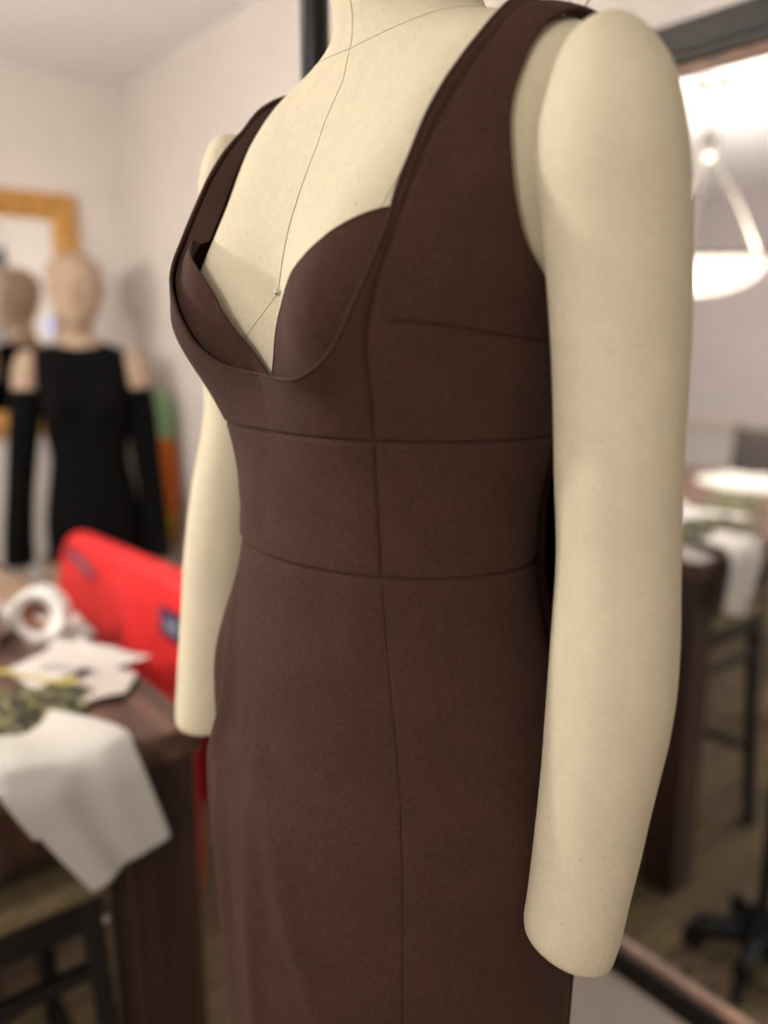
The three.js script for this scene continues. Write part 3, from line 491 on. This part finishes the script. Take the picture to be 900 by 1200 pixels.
heap('camouflage_cloth', 'larger olive camouflage cloth heaped in the middle of the table', 'cloth', M.camo, -0.306, -1.330, .15, .10, .045, 9, -.3);
heap('tan_cloth', 'folded tan cloth lying at the back corner of the table', 'cloth', M.tan, 0.297, -1.755, .2, .1, .09, 5, .1);
heap('plastic_bag', 'crumpled glossy clear plastic bag on the papers', 'bag', M.film, 0.155, -1.560, .075, .075, .075, 7, .4);
heap('white_cloth', 'crumpled white cloth lying against the olive camouflage heap', 'cloth', M.whitecloth, -0.035, -1.42, .085, .085, .05, 12, .9);
heap('white_cloth', 'long white cloth bunched at the far end of the table, before the dark chair', 'cloth', M.whitecloth, -.70, -1.47, .17, .22, .05, 15, .2);
heap('white_cloth', 'small white cloth bunched at the front edge beyond the hanging cloth', 'cloth', M.whitecloth, -.28, -1.10, .14, .07, .035, 21, -.2);
{ // a strip of yellowish measuring tape over the camouflage cloth
  const t = mesh('tape_measure', sheet((u, v) => { const a = [[0.2070, .018, -1.2600], [0.2520, .045, -1.2330], [0.3060, .030, -1.2240], [0.3465, .014, -1.2015], [0.3690, .006, -1.2240]], c = new THREE.CatmullRomCurve3(a.map(V)), p = c.getPoint(u); return [p.x, p.y + .004 * Math.sin(u * 9), p.z + (v - .5) * .02]; }, 60, 3, .0008), M.tape);
  t.position.y = TY + .012; tag(t, 'dull yellow tape strip twisting over the camouflage cloth', 'tape');
}
{ // rolls of glossy tape
  const roll = thing('tape_roll', 'roll of glossy white tape standing on edge in front of the plastic bag', 'tape roll', [.396, TY + .05, -1.494], .9, 'tape rolls on the work table');
  mesh('tape', at(lathe([[.028, -.019], [.048, -.019], [.050, -.017], [.050, .017], [.048, .019], [.028, .019], [.028, -.019]], 56), 0, 0, 0, 0, 0, PI / 2), M.plastic, roll);
  mesh('core', at(lathe([[.0255, -.018], [.028, -.018], [.028, .018], [.0255, .018], [.0255, -.018]], 48), 0, 0, 0, 0, 0, PI / 2), M.card, roll);
  const b = copy(roll, 'roll of glossy white tape lying flat on the papers by the tan cloth'); b.position.set(.324, TY + .026, -1.584); b.rotation.set(0, .3, PI / 2);
  const c = copy(roll, 'roll of glossy white tape leaning behind the standing one, nearest the left picture edge'); c.position.set(.30, TY + .048, -1.494); c.rotation.set(0, -.5, -.12);
}
{ // white cloth hanging over the table's front edge, folded double
  const L = [[0.1260, 0.0040, -1.2240], [0.1800, 0.0060, -1.0620], [0.1971, 0.0040, -1.0008], [0.2016, -0.0108, -0.9882], [0.2358, -0.0810, -0.9837], [0.2889, -0.1751, -0.9792]], Rr = [[0.3015, 0.0060, -1.1430], [0.3465, 0.0070, -1.0530], [0.3636, 0.0040, -1.0008], [0.3663, -0.0108, -0.9882], [0.3816, -0.0675, -0.9828], [0.4002, -0.1386, -0.9810]];
  const cl = new THREE.CatmullRomCurve3(L.map(V)), cr = new THREE.CatmullRomCurve3(Rr.map(V));
  const g = sheet((u, v) => { const p = cl.getPoint(v), q = cr.getPoint(v), hang = smooth(v, .5, .7); return [lerp(p.x, q.x, u), lerp(p.y, q.y, u) + (1 - hang) * .006 * (1 + Math.sin(u * 7 + v * 3)), lerp(p.z, q.z, u) + hang * (.005 * Math.sin(u * 8.5 + .6) + .002 * Math.sin(u * 17 + v * 4) + .008)]; }, 60, 80, .0016);
  const g2 = sheet((u, v) => { const p = cl.getPoint(v * .8), q = cr.getPoint(v * .7), w = u * .42 - .02, hang = smooth(v, .55, .8); return [lerp(p.x, q.x, w) - .004, lerp(p.y, q.y, w) - .003 * (1 - hang), lerp(p.z, q.z, w) - .004 + hang * .006 * Math.sin(u * 6)]; }, 30, 60, .0014);
  const t = thing('hanging_cloth', 'white cloth draped over the front edge of the dark table', 'cloth', [0, TY + .002, 0]);
  mesh('upper_layer', g, M.whitecloth, t); mesh('under_layer', g2, M.whitecloth, t);
}
// ---------------------------------------------------------------- seats
{ // bar stool tucked under the table front
  const t = thing('bar_stool', 'black bar stool with a pale brown seat tucked under the table', 'stool', [.155, 0, -1.245]);
  mesh('seat', box(.38, .035, .37, 0, .722, 0, .012), M.seat, t);
  for (const z of [-.165, .165]) mesh('apron', box(.34, .05, .022, 0, .678, z, .003), M.black, t);
  for (const x of [-.165, .165]) mesh('apron', box(.022, .05, .33, x, .678, 0, .003), M.black, t);
  for (const sx of [-1, 1]) for (const sz of [-1, 1]) { const l = mesh('leg', bar([sx * .16, .705, sz * .165], [sx * .19, 0, sz * .20], .03, .03, .006), M.black, t); mesh('bolt', at(new THREE.SphereGeometry(.008, 12, 8), sx * .18, .665, sz * .182), M.nickel, l); }
  for (const z of [-.172, .172]) mesh('stretcher', bar([-.17, .585, z], [.17, .585, z], .022, .022, .004), M.black, t);
  for (const x of [-.179, .179]) mesh('stretcher', bar([x, .26, -.185], [x, .26, .185], .022, .022, .004), M.black, t);
}
function chairAt(label, x, z, turn, group) {
  const t = thing('side_chair', label, 'chair', [x, 0, z], turn, group);
  mesh('seat', box(.43, .045, .42, 0, .47, 0, .015), M.chair, t);
  for (const s of [-1, 1]) { mesh('leg', bar([s * .18, .45, .17], [s * .19, 0, .19], .03, .03, .005), M.chair, t); mesh('leg', bar([s * .18, .47, -.19], [s * .19, 0, -.24], .03, .03, .005), M.chair, t); mesh('back_post', bar([s * .18, .45, -.19], [s * .18, .95, -.245], .03, .026, .005), M.chair, t); }
  mesh('backrest', sheet((u, v) => [(u - .5) * .36, .68 + v * .26, -.215 - v * .03 - .012 * Math.sin(u * PI)], 16, 8, .016), M.chair, t);
  for (const s of [-1, 1]) mesh('stretcher', bar([s * .185, .2, .18], [s * .185, .2, -.215], .02, .02, .004), M.chair, t);
  return t;
}
chairAt('dark grey chair under the red jacket at the end of the table', .52 + .03, -1.87, -PI / 2, 'chairs around the work table').position.x = .463;
{
  const c = scene.children.find((o) => o.name === 'side_chair');
  const d = copy(c, 'dark grey chair seen in the mirror at the far end of the table'); d.position.set(-1.2, 0, -1.72); d.rotation.y = PI / 2; d.scale.setScalar(1.16);
  const e = copy(c, 'dark grey chair seen in the mirror behind the table, near the left wall'); e.position.set(-1.55, 0, -1.2); e.rotation.y = PI / 2 + .5;
}
{ // red jacket over the chair back
  const t = thing('red_jacket', 'bright red jacket with navy tabs draped over a chair back', 'jacket', [.71, 0, -1.87]);
  // u along the chair back (local -z .. +z), v from the inner hem over the top to the outer hem
  const top = (w) => lerp(.955, .99, w) - .05 * smooth(w, .12, 0) ** 2;
  const inner = (u, v) => { const w = u, zz = lerp(-.42, .43, w), hem = lerp(.66, .14, smooth(w, .3, .93)); const y = lerp(hem, top(w), v), fold = .022 * Math.sin(w * 9 + y * 3) * (1 - v) + .03 * gauss(w - .62 - (1 - v) * .1, .09) * Math.sin(v * PI) + .006 * fbm(w * 6, v * 5, 2); return [-.035 - (1 - v) * .03 - fold, y, zz + (1 - v) * .02 * Math.sin(w * 5)]; };
  const g = sheet((u, v) => { if (v < .5) return inner(u, v * 2); const k = (v - .5) * 2; if (k < .14) { const a = k / .14 * PI; return [-.035 * Math.cos(a), top(u) + .028 * Math.sin(a), lerp(-.42, .43, u)]; } const q = (k - .14) / .86; return [.035 + .02 * q + .01 * Math.sin(u * 8) * q, lerp(top(u), .42, q), lerp(-.42, .43, u)]; }, 90, 120, .004);
  mesh('shell', g, M.red, t);
  const tabOn = (u0, v0, w, h, rot) => { const pts = (a, b) => { const c = Math.cos(rot), s = Math.sin(rot), du = (a - .5) * w / .795, dv = (b - .5) * h / .5, p = inner(u0 + du * c - dv * s * .63, v0 + du * s * 1.6 + dv * c); return [p[0] - .005, p[1], p[2]]; }; mesh('tab', sheet(pts, 12, 5, .0025), M.tab, t); };
  tabOn(.215, .875, .20, .04, -.34); tabOn(.875, .905, .10, .04, 0);
}
// ---------------------------------------------------------------- the mannequin in the black dress
{
  const D = .235, G = [.858, .024, -2.54], TURN = R(-24);
  const mb = (th, y) => { const p = bodyPoint(th, y + D); return [p[0] * .83 + .006 * smooth(y, 1.45, 1.3), y, p[2]]; };
  const m = thing('black_dress_mannequin', 'skin-toned mannequin with a bald head wearing the black dress', 'mannequin', G, TURN);
  mesh('torso', loftGrid(mb, span(-PI, PI, 96), [...span(.78, 1.40, 40), ...span(1.405, 1.51, 50), ...span(1.515, 1.56, 5)]), M.skin, m);
  // head
  const hw = curve([[1.515, .002], [1.519, .022], [1.53, .038], [1.56, .055], [1.60, .065], [1.65, .073], [1.69, .074], [1.72, .064], [1.742, .044], [1.753, .022], [1.757, .002]]);
  const hf = curve([[1.515, .03], [1.519, .068], [1.53, .082], [1.56, .088], [1.60, .09], [1.65, .088], [1.69, .088], [1.72, .074], [1.742, .05], [1.753, .024], [1.757, .002]]);
  const hb = curve([[1.515, -.02], [1.53, .02], [1.56, .055], [1.60, .082], [1.65, .098], [1.69, .1], [1.72, .084], [1.742, .056], [1.753, .028], [1.757, .002]]);
  const head = (th, yy) => { const y = yy; const s = Math.sin(th), c = Math.cos(th); let l = hw(y) * 1.1 * s, f = .01 + (c > 0 ? hf(y) : hb(y)) * c; if (c > 0) f += .020 * gauss(l, .012) * gauss(y - 1.612, .018) + .010 * gauss(l, .01) * gauss(y - 1.635, .022) - .007 * gauss(Math.abs(l) - .031, .016) * gauss(y - 1.642, .012) + .004 * gauss(Math.abs(l) - .03, .02) * gauss(y - 1.66, .01) + .006 * gauss(l, .02) * gauss(y - 1.574, .006) + .005 * gauss(l, .018) * gauss(y - 1.562, .006); l += Math.sign(s) * .012 * gauss(f + .012, .016) * gauss(y - 1.63, .022); return [l, 1.515 + (y - 1.515) * .925, f]; };
  mesh('head', loftGrid(head, span(-PI, PI, 96), [...span(1.515, 1.53, 8), ...span(1.532, 1.74, 80), ...span(1.741, 1.757, 12)]), M.skin, m);
  const near = (q) => q[0] > .145 && q[1] < 1.34 ? [q[0] - .3 * (q[0] - .145) * smooth(q[1], 1.34, 1.1), ...q.slice(1)] : q;   // its left arm hangs closer to the body
  const limb = (list, name, mat, parent, n = 60, a = 32) => { const rows = list.map(near); const s = [0]; for (let i = 1; i < rows.length; i++) s.push(s[i - 1] + Math.hypot(...rows[i].map((x, k) => x - rows[i - 1][k])));
    const c = [0, 1, 2, 3].map((k) => curve(rows.map((q, i) => [s[i], q[k]]))), L = s.at(-1); return mesh(name, sheet((u, v) => { const t = v * L, th = -u * 2 * PI, r = c[3](t); return [c[0](t) + r * Math.sin(th), c[1](t), c[2](t) + r * Math.cos(th)]; }, a, n), mat, parent); };
  for (const s of [-1, 1]) {
    limb([[s * 0.1462, 1.452, 0, .002], [s * 0.1479, 1.448, 0, .018], [s * 0.1505, 1.43, 0, .034], [s * 0.1582, 1.38, 0, .042], [s * 0.1720, 1.25, .005, .039], [s * 0.1909, 1.12, .012, .034], [s * 0.2047, 1.0, .03, .029], [s * 0.2150, .88, .05, .021], [s * 0.2167, .85, .055, .020]], 'arm', M.skin, m);
    const hand = limb([[s * 0.2167, .855, .055, .019], [s * 0.2176, .83, .06, .022], [s * 0.2184, .795, .065, .024], [s * 0.2184, .775, .067, .012], [s * 0.2184, .772, .067, .002]], 'hand', M.skin, m, 24, 20);
    for (let k = 0; k < 4; k++) { const z = .048 + k * .0125, l = [.062, .07, .066, .05][k]; limb([[s * 0.2184, .785, z, .0085], [s * 0.2193, .785 - l * .5, z + .004, .008], [s * 0.2167, .785 - l * .95, z + .006, .006], [s * 0.2167, .785 - l, z + .006, .001]], 'finger', M.skin, hand, 14, 12); }
    limb([[s * 0.2150, .83, .075, .011], [s * 0.2133, .80, .092, .009], [s * 0.2116, .775, .097, .007], [s * 0.2116, .772, .097, .001]], 'finger', M.skin, hand, 14, 12);
    limb([[s * 0.0765, .80, 0, .088], [s * 0.0747, .7, .005, .082], [s * 0.0720, .52, .01, .058], [s * 0.0720, .47, .012, .055], [s * 0.0702, .36, -.008, .055], [s * 0.0684, .2, -.005, .04], [s * 0.0675, .09, 0, .033], [s * 0.0675, .05, .005, .036], [s * 0.0675, .0235, .01, .04], [s * 0.0675, .0235, .01, .002]], 'leg', M.skin, m, 80, 32);
    mesh('foot', at(new THREE.SphereGeometry(1, 24, 16).scale(.042, .028, .115), s * 0.0702, .048, .055), M.skin, m);
  }
  mesh('base_plate', at(new THREE.CylinderGeometry(.19, .19, .04, 64), 0, -.003, .02), M.iron, m);
  const d = thing('black_dress', 'black cold-shoulder dress with long sleeves on the bald mannequin', 'dress', G, TURN);
  const df = (th, y, off = 0) => { const p = mb(th, y), n = normalOf(mb, th, y), o = .005 + off + .004 * smooth(y, 1.43, 1.46); return [p[0] + n[0] * o, y, p[2] + n[2] * o]; };
  const half = [[0, 1.455], [25, 1.461], [50, 1.468], [70, 1.473], [90, 1.475]], armh = [[90, 1.458], [82, 1.452], [74, 1.43], [72, 1.40], [75, 1.36], [84, 1.33], [92, 1.322]];
  const bk = [[100, 1.33], [108, 1.36], [110, 1.40], [107, 1.43], [98, 1.452], [90, 1.458], [90, 1.475], [120, 1.47], [180, 1.455]];
  const right = [...armh, ...bk.slice(0, 6)], poly = [[-180, .80], [180, .80], ...[...bk].reverse().slice(0, 2).map((p) => p), [90, 1.475], [90, 1.458], ...[...bk.slice(0, 5)].reverse(), ...[...armh].reverse(), ...[...half].reverse(), ...half.slice(1).map(([t, y]) => [-t, y]), ...armh.map(([t, y]) => [-t, y]), ...bk.map(([t, y]) => [-t, y])];
  cutPanel('bodice', poly, { fn: df, step: 3, thick: .003, mat: M.blackcloth, parent: d });
  for (const s of [-1, 1]) limb([[s * 0.1608, 1.335, .002, .0475], [s * 0.1720, 1.25, .005, .047], [s * 0.1909, 1.12, .012, .044], [s * 0.2047, 1.0, .03, .042], [s * 0.2150, .88, .05, .044], [s * 0.2184, .80, .06, .046], [s * 0.2184, .80, .06, .043], [s * 0.2150, .9, .05, .04]], 'sleeve', M.blackcloth, d);
}
// ---------------------------------------------------------------- bright garment on a wall hook beside the mannequin
{
  const t = thing('colour_block_garment', 'hanging garment banded pale green, orange and yellow beside the black dress', 'garment', [X1 - .026, 0, -2.665], -PI / 2);
  const f = (sd, y0, y1) => (u, v) => { const y = lerp(y0, y1, v), a = u - .5, w = (.27 - .07 * smooth(y, .95, .8)) * (1 - .5 * smooth(y, 1.27, 1.34) ** 2); return [a * w, y + .02 * a * (y < .9 ? 1 : 0), sd * (.009 + .006 * Math.sin(u * 13 + y * 6)) * Math.min(1, 6 * Math.min(u, 1 - u) + .15)]; };
  for (const [n, m, y0, y1] of [['green_top', M.green, 1.175, 1.335], ['orange_band', M.orange, .92, 1.175], ['yellow_hem', M.yellow, .80, .92]])
    mesh(n, merge([sheet(f(1, y0, y1), 50, 24, .0015), sheet((u, v) => f(-1, y0, y1)(1 - u, v), 50, 24, .0015)]), m, t);
  mesh('hook', tube([[0, 1.39, -.024], [0, 1.375, -.012], [0, 1.345, -.002], [0, 1.325, 0]], .004, 24, 8), M.nickel, t);
}
renderer.render(scene, camera);
